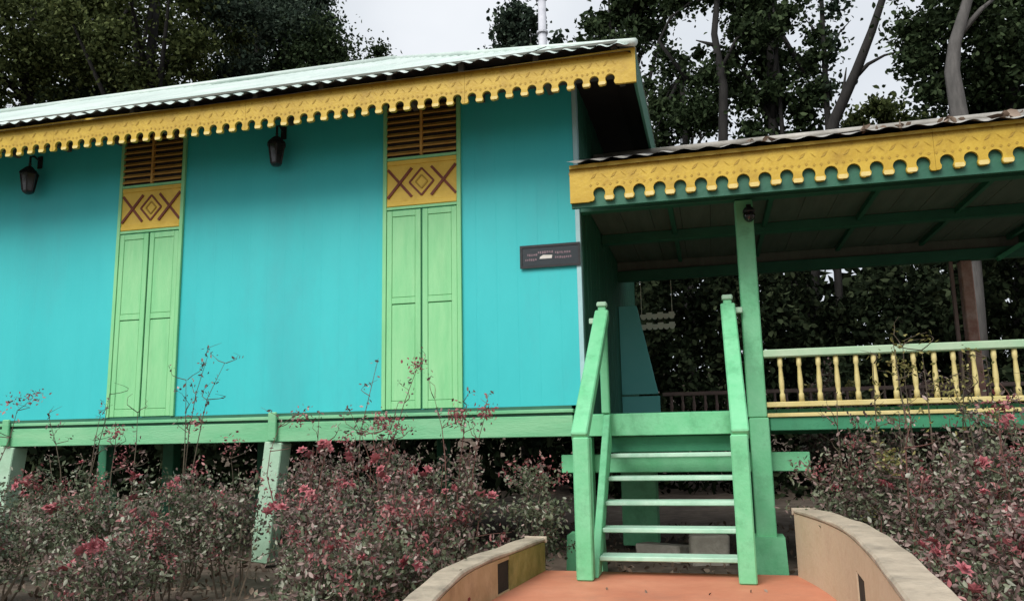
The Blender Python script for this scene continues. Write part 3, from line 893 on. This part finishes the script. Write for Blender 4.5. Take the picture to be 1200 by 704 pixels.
# ================================================================ SHRUBS IN FRONT
flower_mesh = None
def flower_proto():
    mb = MB()
    for ring_, (cnt, tilt, ln, wd) in enumerate(((6, 0.35, 0.046, 0.032), (5, 0.85, 0.036, 0.028), (3, 1.25, 0.024, 0.020))):
        for k in range(cnt):
            a = 2 * math.pi * (k + 0.4 * ring_) / cnt
            d = Vector((math.cos(a) * math.cos(tilt), math.sin(a) * math.cos(tilt), math.sin(tilt)))
            s = Vector((-math.sin(a), math.cos(a), 0))
            n_ = d.cross(s)
            o = Vector((0, 0, 0.004 * ring_))
            mb.add([o, o + d * ln * 0.5 + s * wd * 0.5, o + d * ln - n_ * 0.008, o + d * ln * 0.5 - s * wd * 0.5], [(0, 1, 2, 3)])
    return mb

def shrub(x, y, h, rad, label, red=0.4, nleaf=1100, sprouts=(), nflow=4, lsize=0.042, yellow=0.0, pinky=0.08, cat='shrub', sd=0, flowers=()):
    random.seed(100 + sd)
    t = thing('flowering_shrub', label, cat, (x, y, 0.0), 'flowering shrubs in front of the house')
    stems = MB()
    anchors, dirs = [], []
    tips = []
    ns = max(7, int(16 * rad / 0.45))
    def grow(base, top, r_, leaf_from=0.25, dens=1.0):
        base, top = Vector(base), Vector(top)
        pts = []
        bend = Vector((random.gauss(0, .06), random.gauss(0, .06), 0))
        for k in range(6):
            q = k / 5
            pts.append(base.lerp(top, q) + bend * math.sin(q * math.pi) + Vector((random.gauss(0, .008), random.gauss(0, .008), 0)))
        stems.tube(pts, [r_ * (1 - 0.75 * k / 5) for k in range(6)], 4, False)
        d = (top - base).normalized()
        nn = int(60 * dens * (top - base).length)
        for k in range(nn):
            q = leaf_from + (1 - leaf_from) * random.random() ** 0.8
            f_ = q * 5
            i_ = min(4, int(f_))
            anchors.append(pts[i_].lerp(pts[i_ + 1], f_ - i_))
            dirs.append(d)
        tips.append(pts[-1])
        return pts
    for k in range(ns):
        a = random.uniform(0, 2 * math.pi)
        q = math.sqrt(random.random())
        hh = h * (1.02 - 0.35 * q * q) * random.uniform(0.78, 1.08)
        b = (x + 0.10 * math.cos(a), y + 0.10 * math.sin(a), -0.03)
        tp = (x + rad * q * math.cos(a), y + rad * 0.9 * q * math.sin(a), hh)
        pts = grow(b, tp, 0.010)
        for j in range(3):
            p0 = pts[random.randint(2, 4)]
            dv = Vector((random.gauss(0, 1), random.gauss(0, 1), random.uniform(0.3, 1.2))).normalized() * random.uniform(0.15, 0.32)
            grow(p0, p0 + dv, 0.005, 0.2, 1.6)
    nb = len(anchors)
    an = np.array([tuple(p) for p in anchors])
    pick = rng.integers(0, nb, nleaf)
    pos = an[pick] + rng.normal(size=(nleaf, 3)) * np.array([0.05, 0.05, 0.04])
    pos[:, 2] = np.maximum(pos[:, 2], 0.02)
    dd = np.array([tuple(d) for d in dirs])[pick]
    # sprouts: long bare shoots that stand above the rest
    sp_pos = []
    for (sx, sy, sz, nl) in sprouts:
        anchors.clear(); dirs.clear()
        pts = grow((x + (sx - x) * 0.35, y + (sy - y) * 0.35, 0.3), (sx, sy, sz), 0.009, 0.55, 1.0)
        for j in range(4):
            p0 = pts[random.randint(3, 5)]
            dv = Vector((random.gauss(0, 1), random.gauss(0, .5), random.uniform(0.5, 1.4))).normalized() * random.uniform(0.10, 0.24)
            grow(p0, p0 + dv, 0.004, 0.3, 1.6)
        aa = np.array([tuple(p) for p in anchors])
        pk = rng.integers(0, len(aa), nl)
        sp_pos.append(aa[pk] + rng.normal(size=(nl, 3)) * 0.022)
    tp_ = np.array([tuple(q) for q in tips])
    npk = int(nleaf * pinky)
    few = tp_[rng.integers(0, len(tp_), 7)]
    ppos = few[rng.integers(0, 7, npk)] + rng.normal(size=(npk, 3)) * 0.045
    stems.build('stems', M['stemred' if red > 0.5 else 'stem'], t)
    kind_ = rng.random(nleaf)
    hfrac = pos[:, 2] / max(h, 0.1)
    pr_ = np.clip(red * (0.5 + 0.8 * hfrac), 0, 1)
    sel_red = kind_ < pr_
    rest = ~sel_red
    sz = np.full(nleaf, lsize)
    leaves('leaves', pos[rest], sz[rest], L['yellow'] if yellow > 0.5 else L['bush'], t, 0.5, 0.25)
    if sel_red.sum() > 5: leaves('red_leaves', pos[sel_red], sz[sel_red], L['red'], t, 0.45, 0.1)
    leaves('young_leaves', ppos, np.full(npk, lsize * 0.85), L['yellow'] if yellow else L['pink'], t, 0.45, 0.0)
    if sp_pos:
        sp = np.concatenate(sp_pos)
        leaves('sprout_leaves', sp, np.full(len(sp), lsize * 0.95), L['yellow'] if yellow else L['red'], t, 0.45, -0.2)
    global flower_mesh
    spots = [Vector(q) for q in flowers]
    cand = [q for q in tips if h * 0.55 < q.z < h * 1.06 and q.y < y + 0.1] or tips
    for k in range(nflow):
        spots.append(random.choice(cand) + Vector((random.gauss(0, .03), random.gauss(0, .03) - 0.02, 0.01)))
    for q in spots:
        for c in range(random.randint(1, 3)):
            if flower_mesh is None:
                fo = flower_proto().build('flower', M['petal'], t)
                flower_mesh = fo.data
            else:
                fo = bpy.data.objects.new('flower', flower_mesh); col.objects.link(fo); fo.parent = t
            fo.location = q + Vector((random.gauss(0, .035), random.gauss(0, .03), random.gauss(0, .03))) - PW(t)
            fo.rotation_euler = (random.uniform(0.2, 1.3), random.uniform(-.5, .5), random.uniform(0, 6.3))
            s_ = random.uniform(0.75, 1.25)
            fo.scale = (s_, s_, s_)
    return t

SH = [
    # left of the path
    (-5.25, -1.20, 1.05, 0.42, 'green leafed shrub by the leftmost green stilt at the photo edge', 0.25, 1100, ((-5.0, -1.1, 1.50, 16),), 3, ()),
    (-4.50, -0.95, 1.08, 0.46, 'dark green shrub with a large pink bloom right of the leftmost stilt', 0.20, 1100, ((-4.10, -1.0, 1.62, 18), (-4.75, -1.0, 1.42, 18), (-4.25, -0.95, 1.45, 20)), 2, ((-4.80, -1.05, 0.80), (-4.85, -1.08, 0.76))),
    (-3.85, -1.15, 1.05, 0.42, 'shrub with pink blooms below the left shuttered window', 0.25, 1100, ((-3.75, -1.1, 1.45, 20), (-3.95, -1.1, 1.38, 16)), 2, ((-3.70, -1.15, 0.92), (-3.66, -1.12, 0.88))),
    (-3.28, -1.00, 1.08, 0.34, 'shrub with the tallest bare shoots rising across the wall right of the left window', 0.30, 850, ((-3.17, -1.0, 1.92, 40), (-3.32, -1.05, 1.72, 30), (-3.02, -0.95, 1.86, 34)), 2, ()),
    (-4.35, -1.85, 0.85, 0.42, 'low shrub with red blooms at the lower left corner of the photo', 0.40, 1100, (), 6, ()),
    (-3.25, -1.95, 0.66, 0.36, 'low sparse shrub in front of the second stilt from the left', 0.35, 650, (), 2, ()),
    (-2.12, -1.00, 1.16, 0.32, 'reddish shrub with mauve blooms just right of the second stilt', 0.55, 1300, ((-2.5, -0.9, 1.30, 18), (-2.1, -0.95, 1.42, 20)), 6, ()),
    (-1.62, -1.80, 0.94, 0.36, 'reddish brown shrub in the lower row below the wall between the windows', 0.58, 1300, ((-1.6, -1.75, 1.18, 20),), 3, ()),
    (-1.70, -0.95, 1.20, 0.42, 'reddish shrub with two shoots up against the right shuttered window', 0.58, 1500, ((-1.57, -1.0, 1.84, 34), (-1.22, -1.0, 1.76, 34), (-1.85, -0.95, 1.45, 22), (-1.4, -0.95, 1.48, 24)), 7, ()),
    (-1.10, -1.85, 0.98, 0.38, 'brownish red shrub in the lower row under the right window', 0.60, 1400, ((-1.2, -1.9, 1.22, 24),), 2, ()),
    (-0.95, -1.10, 1.18, 0.40, 'dense red leafed shrub under the wall right of the right window', 0.60, 1600, ((-0.8, -1.05, 1.44, 26), (-1.05, -1.05, 1.5, 26), (-0.65, -1.0, 1.38, 22)), 4, ()),
    (-0.42, -0.55, 0.95, 0.28, 'grey green shrub behind the mossy end of the left parapet', 0.20, 750, (), 0, ()),
    (-0.86, -2.45, 0.70, 0.28, 'low dark shrub against the outer side of the left parapet', 0.35, 900, (), 2, ()),
    (-1.12, -2.75, 0.66, 0.32, 'low shrub with red blooms nearest the camera at the bottom of the photo', 0.45, 900, (), 4, ()),
    (-2.80, -2.60, 0.56, 0.32, 'small brownish shrub at the bottom of the photo left of the nearest shrub', 0.40, 700, (), 3, ()),
    (-2.66, -1.25, 0.90, 0.22, 'thin sparse shrub with few stems standing before the foot of the second stilt', 0.40, 560, ((-2.75, -1.2, 1.05, 12),), 1, ()),
    (-3.05, -1.60, 0.62, 0.22, 'small low shrub left of the foot of the second stilt', 0.35, 420, (), 1, ()),
    # right of the path
    (2.10, -0.60, 1.22, 0.34, 'shrub beside the far end of the right parapet below the porch rail', 0.45, 1100, ((2.0, -0.55, 1.45, 26),), 1, ()),
    (2.48, -0.90, 1.34, 0.38, 'shrub with yellow shoots climbing above the porch rail', 0.45, 1300, ((2.38, -0.85, 1.84, 50), (2.55, -0.85, 1.74, 44), (2.25, -0.85, 1.66, 40), (2.45, -0.8, 1.78, 40)), 2, ()),
    (2.95, -0.85, 1.36, 0.42, 'shrub with olive leaves in front of the porch railing toward the right edge', 0.35, 1400, ((2.86, -0.8, 1.74, 50), (2.98, -0.8, 1.68, 44), (2.75, -0.8, 1.55, 36)), 2, ()),
    (3.45, -0.75, 1.22, 0.42, 'grey green shrub at the right edge of the photo below the railing', 0.25, 1200, ((3.3, -0.7, 1.5, 30),), 1, ()),
    (2.40, -1.65, 1.06, 0.36, 'mauve leafed shrub leaning over the middle of the right parapet', 0.60, 1300, ((2.3, -1.6, 1.26, 26),), 3, ()),
    (2.90, -1.65, 1.12, 0.40, 'reddish shrub with pink blooms in the middle of the right hand planting', 0.60, 1400, ((2.8, -1.6, 1.30, 26), (3.0, -1.6, 1.28, 22)), 5, ()),
    (2.38, -2.70, 0.80, 0.30, 'low red leafed shrub beside the near part of the right parapet', 0.60, 1100, (), 1, ()),
    (2.80, -2.65, 0.92, 0.34, 'red leafed shrub in the lower right corner of the photo', 0.55, 1200, (), 2, ()),
    (2.35, -3.55, 0.60, 0.26, 'smallest shrub at the bottom right, nearest the camera', 0.50, 800, (), 1, ()),
    # beyond the porch, seen between its balusters
    (2.70, 4.40, 2.00, 0.55, 'olive leafed shrub beyond the porch, seen between the left balusters', 0.45, 1500, (), 0, ()),
    (4.05, 4.60, 2.05, 0.60, 'reddish shrub with olive leaves beyond the porch, seen between the right balusters', 0.65, 1600, (), 0, ()),
]
for i, (x, y, h, rad, lab, red, nl, spr, nf, fl) in enumerate(SH):
    ye = 1 if 'yellow' in lab or 'olive' in lab else 0
    shrub(x, y, h, rad, lab, red, int(nl * 2.6), spr, nf, 0.038 if y < 2 else 0.075, 0.4 * ye, 0.11, sd=i, flowers=fl)

# fallen leaves on the bare ground
n = 2600
gxp = np.concatenate([rng.uniform(-6, -0.5, n // 2), rng.uniform(1.9, 4.0, n // 4), rng.uniform(-2, 2, n // 4)])
gyp = np.concatenate([rng.uniform(-3.5, 0.5, n // 2), rng.uniform(-3.5, 0.5, n // 4), rng.uniform(-0.2, 4.0, n // 4)])
o = leaves('leaf_litter', np.stack([gxp, gyp, np.full(len(gxp), 0.015) + rng.uniform(0, 0.02, len(gxp))], 1), np.full(len(gxp), 0.06), L['litter'], None, 0.5)
tag(o, 'dry brown leaves scattered on the bare earth', 'leaf litter')

n = 14
pz_ = np.full(n, 0.178)
o = leaves('fallen_leaves', np.stack([rng.uniform(-0.15, 1.55, n), rng.uniform(-2.6, -0.95, n), pz_], 1), np.full(n, 0.032), L['litter'], None, 0.5)
tag(o, 'few small dry leaves scattered on the terracotta path', 'leaf litter')

# ================================================================ TREES BEHIND
def ground_z(y):
    t_ = max(0.0, min(1.0, (y - 8) / 40))
    return 5.0 * t_ * t_ * (3 - 2 * t_) - 0.1
def tree(name, label, trunk, limbs, clumps, nleaf, lsize, lm, bm='bark', r0_=0.3, group=None):
    """trunk: points from the ground up; limbs: point lists; clumps: (x,y,z,rx,rz,weight)"""
    t = thing(name, label, 'tree', trunk[0], group)
    k_ = len(trunk)
    rads = [r0_ * (1 - 0.65 * i / (k_ - 1)) for i in range(k_)]
    MB().tube(trunk, rads, 9).build('trunk', M[bm], t, smooth=True)
    for lb in limbs:
        MB().tube(lb, [r0_ * 0.38 * (1 - 0.8 * i / (len(lb) - 1)) for i in range(len(lb))], 6).build('limb', M[bm], t, smooth=True)
    ps = []
    wt = sum(c[5] for c in clumps) if clumps else 1
    for (cx, cy, cz, rx, rz, wgt) in clumps:
        m_ = int(nleaf * wgt / wt)
        d = rng.normal(size=(m_, 3))
        d /= np.linalg.norm(d, axis=1)[:, None]
        q = np.minimum(np.abs(rng.normal(size=m_)) * 0.62, 1.7)
        ps.append(np.array([cx, cy, cz]) + d * q[:, None] * np.array([rx, rx, rz]))
    if ps:
        P_ = np.concatenate(ps)
        leaves('crown', P_, np.full(len(P_), lsize), lm, t, 0.6, 0.2)
    return t

def crown_tree(label, c, rx, rz, nleaf, lsize, lm, nclump=26, seed=0, name='broadleaf_tree', r0_=0.35, bm='bark', airy=0.34, trunk_shift=0.0):
    rs = np.random.default_rng(seed + 50)
    cx, cy, cz = c
    gz = ground_z(cy)
    tx = cx + trunk_shift
    trunk = [(tx, cy, gz)] + [(tx + (cx - tx) * q + rs.normal() * 0.12, cy + rs.normal() * 0.12, gz + (cz + rz * 0.5 - gz) * q) for q in (0.25, 0.5, 0.75, 1.0)]
    clumps, limbs = [], []
    for k_ in range(nclump):
        d = rs.normal(size=3); d /= np.linalg.norm(d)
        q = rs.random() ** 0.4 * 0.92
        p_ = (cx + d[0] * q * rx, cy + d[1] * q * rx, cz + d[2] * q * rz)
        s_ = rs.uniform(0.65, 1.25) * airy
        clumps.append((*p_, rx * s_, min(rx, rz) * s_ * 0.8, s_ ** 2))
        if k_ < 9:
            b_ = trunk[2 + k_ % 3]
            mid = tuple((b_[j] + p_[j]) / 2 + (0.15 * rx if j == 2 else 0) * 0.5 for j in range(3))
            limbs.append([b_, mid, p_])
    return tree(name, label, trunk, limbs, clumps, nleaf, lsize, lm, bm, r0_)

FT = [
    ('tall olive green tree at the upper left corner of the photo', (-20.9, 14.0, 14.6), 4.2, 4.4, 40000, 0.15, 'olive'),
    ('olive green tree with a lighter crown, second from the left behind the roof', (-16.7, 15.0, 15.2), 3.7, 4.2, 36000, 0.145, 'olive'),
    ('dark tree third from the left behind the main roof', (-14.0, 17.0, 15.0), 2.8, 3.2, 26000, 0.14, 'blue'),
    ('dark tree at the right end of the left forest, beside the open sky', (-11.6, 18.0, 13.6), 2.5, 2.8, 30000, 0.14, 'dark'),
    ('tall dark tree behind the others, above the left forest', (-17.6, 21.0, 20.5), 4.4, 3.6, 14000, 0.25, 'dark'),
    ('dark tree filling the gap low behind the left end of the roof', (-24.5, 20.0, 14.5), 4.6, 3.8, 12000, 0.27, 'dark'),
    ('dark rounded tree reaching the top edge left of the open sky', (-14.0, 19.5, 18.0), 1.75, 2.6, 16000, 0.145, 'blue'),
    ('dark tree low behind the middle of the main roof', (-19.0, 18.5, 12.5), 4.0, 3.0, 11000, 0.24, 'dark'),
]
for i, (lab, c, rx, rz, nl, ls, lm) in enumerate(FT):
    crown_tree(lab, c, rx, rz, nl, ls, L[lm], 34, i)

crown_tree('small bluish green tree alone against the sky above the main roof', (-3.75, 14.0, 12.45), 1.45, 1.25, 6000, 0.15, L['blue'], 22, 20, r0_=0.14, airy=0.33)
crown_tree('dark leafy tree above the right end of the main roof', (-0.5, 16.0, 14.4), 2.1, 1.7, 9500, 0.17, L['dark'], 26, 21, r0_=0.32, airy=0.30, trunk_shift=-1.45)
crown_tree('low dark tree crown just over the right end of the main roof', (-1.2, 15.0, 12.2), 1.2, 1.0, 5000, 0.16, L['dark'], 16, 22, r0_=0.14)
crown_tree('loose grey green tree between the main roof end and the porch roof', (0.75, 13.0, 9.2), 1.6, 2.1, 10000, 0.14, L['dark'], 44, 23, r0_=0.16, airy=0.27)
crown_tree('big dark tree standing behind the left part of the porch roof', (2.95, 12.0, 9.7), 1.25, 2.8, 15000, 0.14, L['dark'], 44, 24, r0_=0.22, airy=0.36)
crown_tree('rounded dark olive tree low behind the porch roof, left of the grey trunk', (5.45, 13.0, 8.15), 1.25, 0.9, 6000, 0.14, L['olive'], 20, 25, r0_=0.14)
crown_tree('black green tree crown at the upper right corner of the photo', (7.2, 10.5, 8.8), 1.5, 2.3, 18000, 0.14, L['dark'], 40, 26, r0_=0.25, airy=0.42)
crown_tree('dark tree at the right edge behind the porch roof', (7.6, 11.5, 6.6), 2.0, 1.8, 11000, 0.15, L['dark'], 30, 27, r0_=0.2)

# the grey trunk, the slanting stem, the thin stem and the arching bough
tree('grey_trunk_tree', 'tree with a thick pale grey bent trunk behind the porch roof',
     [(5.55, 8.5, ground_z(8.5)), (5.70, 8.5, 4.0), (5.80, 8.5, 6.75), (5.76, 8.5, 7.7), (5.86, 8.5, 8.25), (6.17, 8.5, 9.1), (6.4, 8.5, 10.5)],
     [[(5.86, 8.5, 8.3), (6.4, 8.6, 8.9), (6.9, 8.7, 9.3)], [(6.17, 8.5, 9.1), (5.6, 8.6, 9.9), (5.2, 8.8, 10.3)]],
     [(5.35, 9.3, 9.0, 0.55, 0.45, 1), (5.3, 9.2, 8.3, 0.4, 0.4, .8), (5.5, 9.2, 7.6, 0.32, 0.35, .5), (6.4, 9.3, 9.3, 0.8, 0.6, 1.4), (5.6, 9.0, 10.1, 0.8, 0.5, 1), (6.9, 9.2, 8.6, 0.7, 0.7, 1.2)],
     5500, 0.12, L['dark'], 'bark_pale', 0.20)
tree('slanting_tree', 'bare dark tree with a slanting forked stem against the white sky',
     [(2.9, 11.0, ground_z(11)), (3.5, 11.0, 6.0), (4.05, 11.0, 7.9), (4.6, 11.0, 9.0), (5.0, 11.0, 9.9), (5.35, 11.0, 10.8), (5.7, 11.0, 12.2)],
     [[(4.5, 11.0, 8.78), (4.85, 11.0, 9.12), (5.2, 11.0, 9.28), (5.75, 11.0, 9.36)], [(4.05, 11.0, 7.9), (4.3, 11.0, 8.6), (4.4, 11.0, 9.1)]],
     [(5.9, 11.1, 9.45, 0.35, 0.25, 1), (5.8, 11.0, 11.6, 0.8, 0.5, 2)], 700, 0.16, L['dark'], 'bark', 0.16)
tree('thin_tree', 'thin straight dark stem with sparse leaves beside the slanting tree',
     [(3.85, 11.6, ground_z(11.6)), (3.95, 11.6, 5.0), (4.02, 11.6, 8.5), (4.10, 11.6, 11.0), (4.15, 11.6, 13.0)],
     [[(4.05, 11.6, 9.6), (4.4, 11.6, 10.2), (4.7, 11.6, 10.5)], [(4.06, 11.6, 10.1), (3.7, 11.6, 10.7)]],
     [(4.35, 11.6, 10.9, 0.55, 0.55, 1), (4.25, 11.6, 9.9, 0.35, 0.6, .8), (4.1, 11.6, 8.9, 0.35, 0.4, .4), (3.8, 11.6, 11.3, 0.6, 0.5, 1)], 650, 0.13, L['blue'], 'bark', 0.10)
tree('arching_tree', 'dark tree with an arching bough against the sky right of the main roof',
     [(1.5, 11.0, ground_z(11)), (1.55, 11.0, 6.0), (1.75, 11.0, 9.0), (1.62, 11.0, 10.3), (1.85, 11.0, 12.0)],
     [[(1.0, 11.3, 9.3), (0.35, 11.0, 10.3), (0.65, 11.0, 10.85), (1.1, 11.0, 11.15), (1.6, 11.0, 11.2)], [(1.72, 11.0, 9.4), (2.1, 11.0, 10.1), (2.5, 11.0, 10.4)], [(1.65, 11.0, 10.0), (1.2, 11.0, 10.2)]],
     [(0.9, 11.2, 11.4, 0.6, 0.3, 1), (1.7, 11.2, 11.4, 0.7, 0.35, 1.2), (1.35, 11.3, 9.35, 0.55, 0.4, .9), (2.2, 11.2, 10.5, .4, .4, .8), (1.1, 11.3, 8.6, .6, .5, 1), (1.75, 11.3, 9.8, .3, .5, .5)],
     5200, 0.12, L['dark'], 'bark', 0.15)
ms = thing('mast', 'slim pale grey mast rising behind the main roof beside the lone small tree', 'mast', (-2.66, 12.0, ground_z(12)))
MB().tube([(-2.66, 12.0, ground_z(12)), (-2.64, 12.0, 8.0), (-2.62, 12.0, 13.2)], [0.14, 0.12, 0.10], 10).build('pole', M['mast'], ms, smooth=True)
for z in (11.4, 12.35):
    MB().lathe([(0.11, 0), (0.15, 0.02), (0.15, 0.07), (0.11, 0.09)], (-2.63, 12.0, z), 10).build('collar', M['mast'], ms)
MB().beam((-3.0, 12.0, 12.75), (-2.2, 12.0, 12.75), 0.05, 0.05).build('crossarm', M['bark'], ms)

# thicket closing the view behind and beside the house
def thicket(name, label, n_, xr_, yr_, ztop, ls, lm):
    X_ = rng.uniform(*xr_, n_); Y_ = rng.uniform(*yr_, n_)
    top = ztop * (0.8 + 0.16 * np.sin(X_ * 1.1) + 0.10 * np.sin(X_ * 2.9 + 1))
    Z_ = rng.random(n_) ** 0.8 * top
    Y_ += 0.9 * np.sin(X_ * 2.3) * np.cos(Z_ * 1.9) + 0.5 * np.sin(X_ * 5.1 + Z_ * 3.0)
    Z_ += np.array([ground_z(y_) for y_ in Y_])
    o_ = leaves(name, np.stack([X_, Y_, Z_], 1), np.full(n_, ls), lm, None, 0.6, 0.2)
    return tag(o_, label, 'thicket')
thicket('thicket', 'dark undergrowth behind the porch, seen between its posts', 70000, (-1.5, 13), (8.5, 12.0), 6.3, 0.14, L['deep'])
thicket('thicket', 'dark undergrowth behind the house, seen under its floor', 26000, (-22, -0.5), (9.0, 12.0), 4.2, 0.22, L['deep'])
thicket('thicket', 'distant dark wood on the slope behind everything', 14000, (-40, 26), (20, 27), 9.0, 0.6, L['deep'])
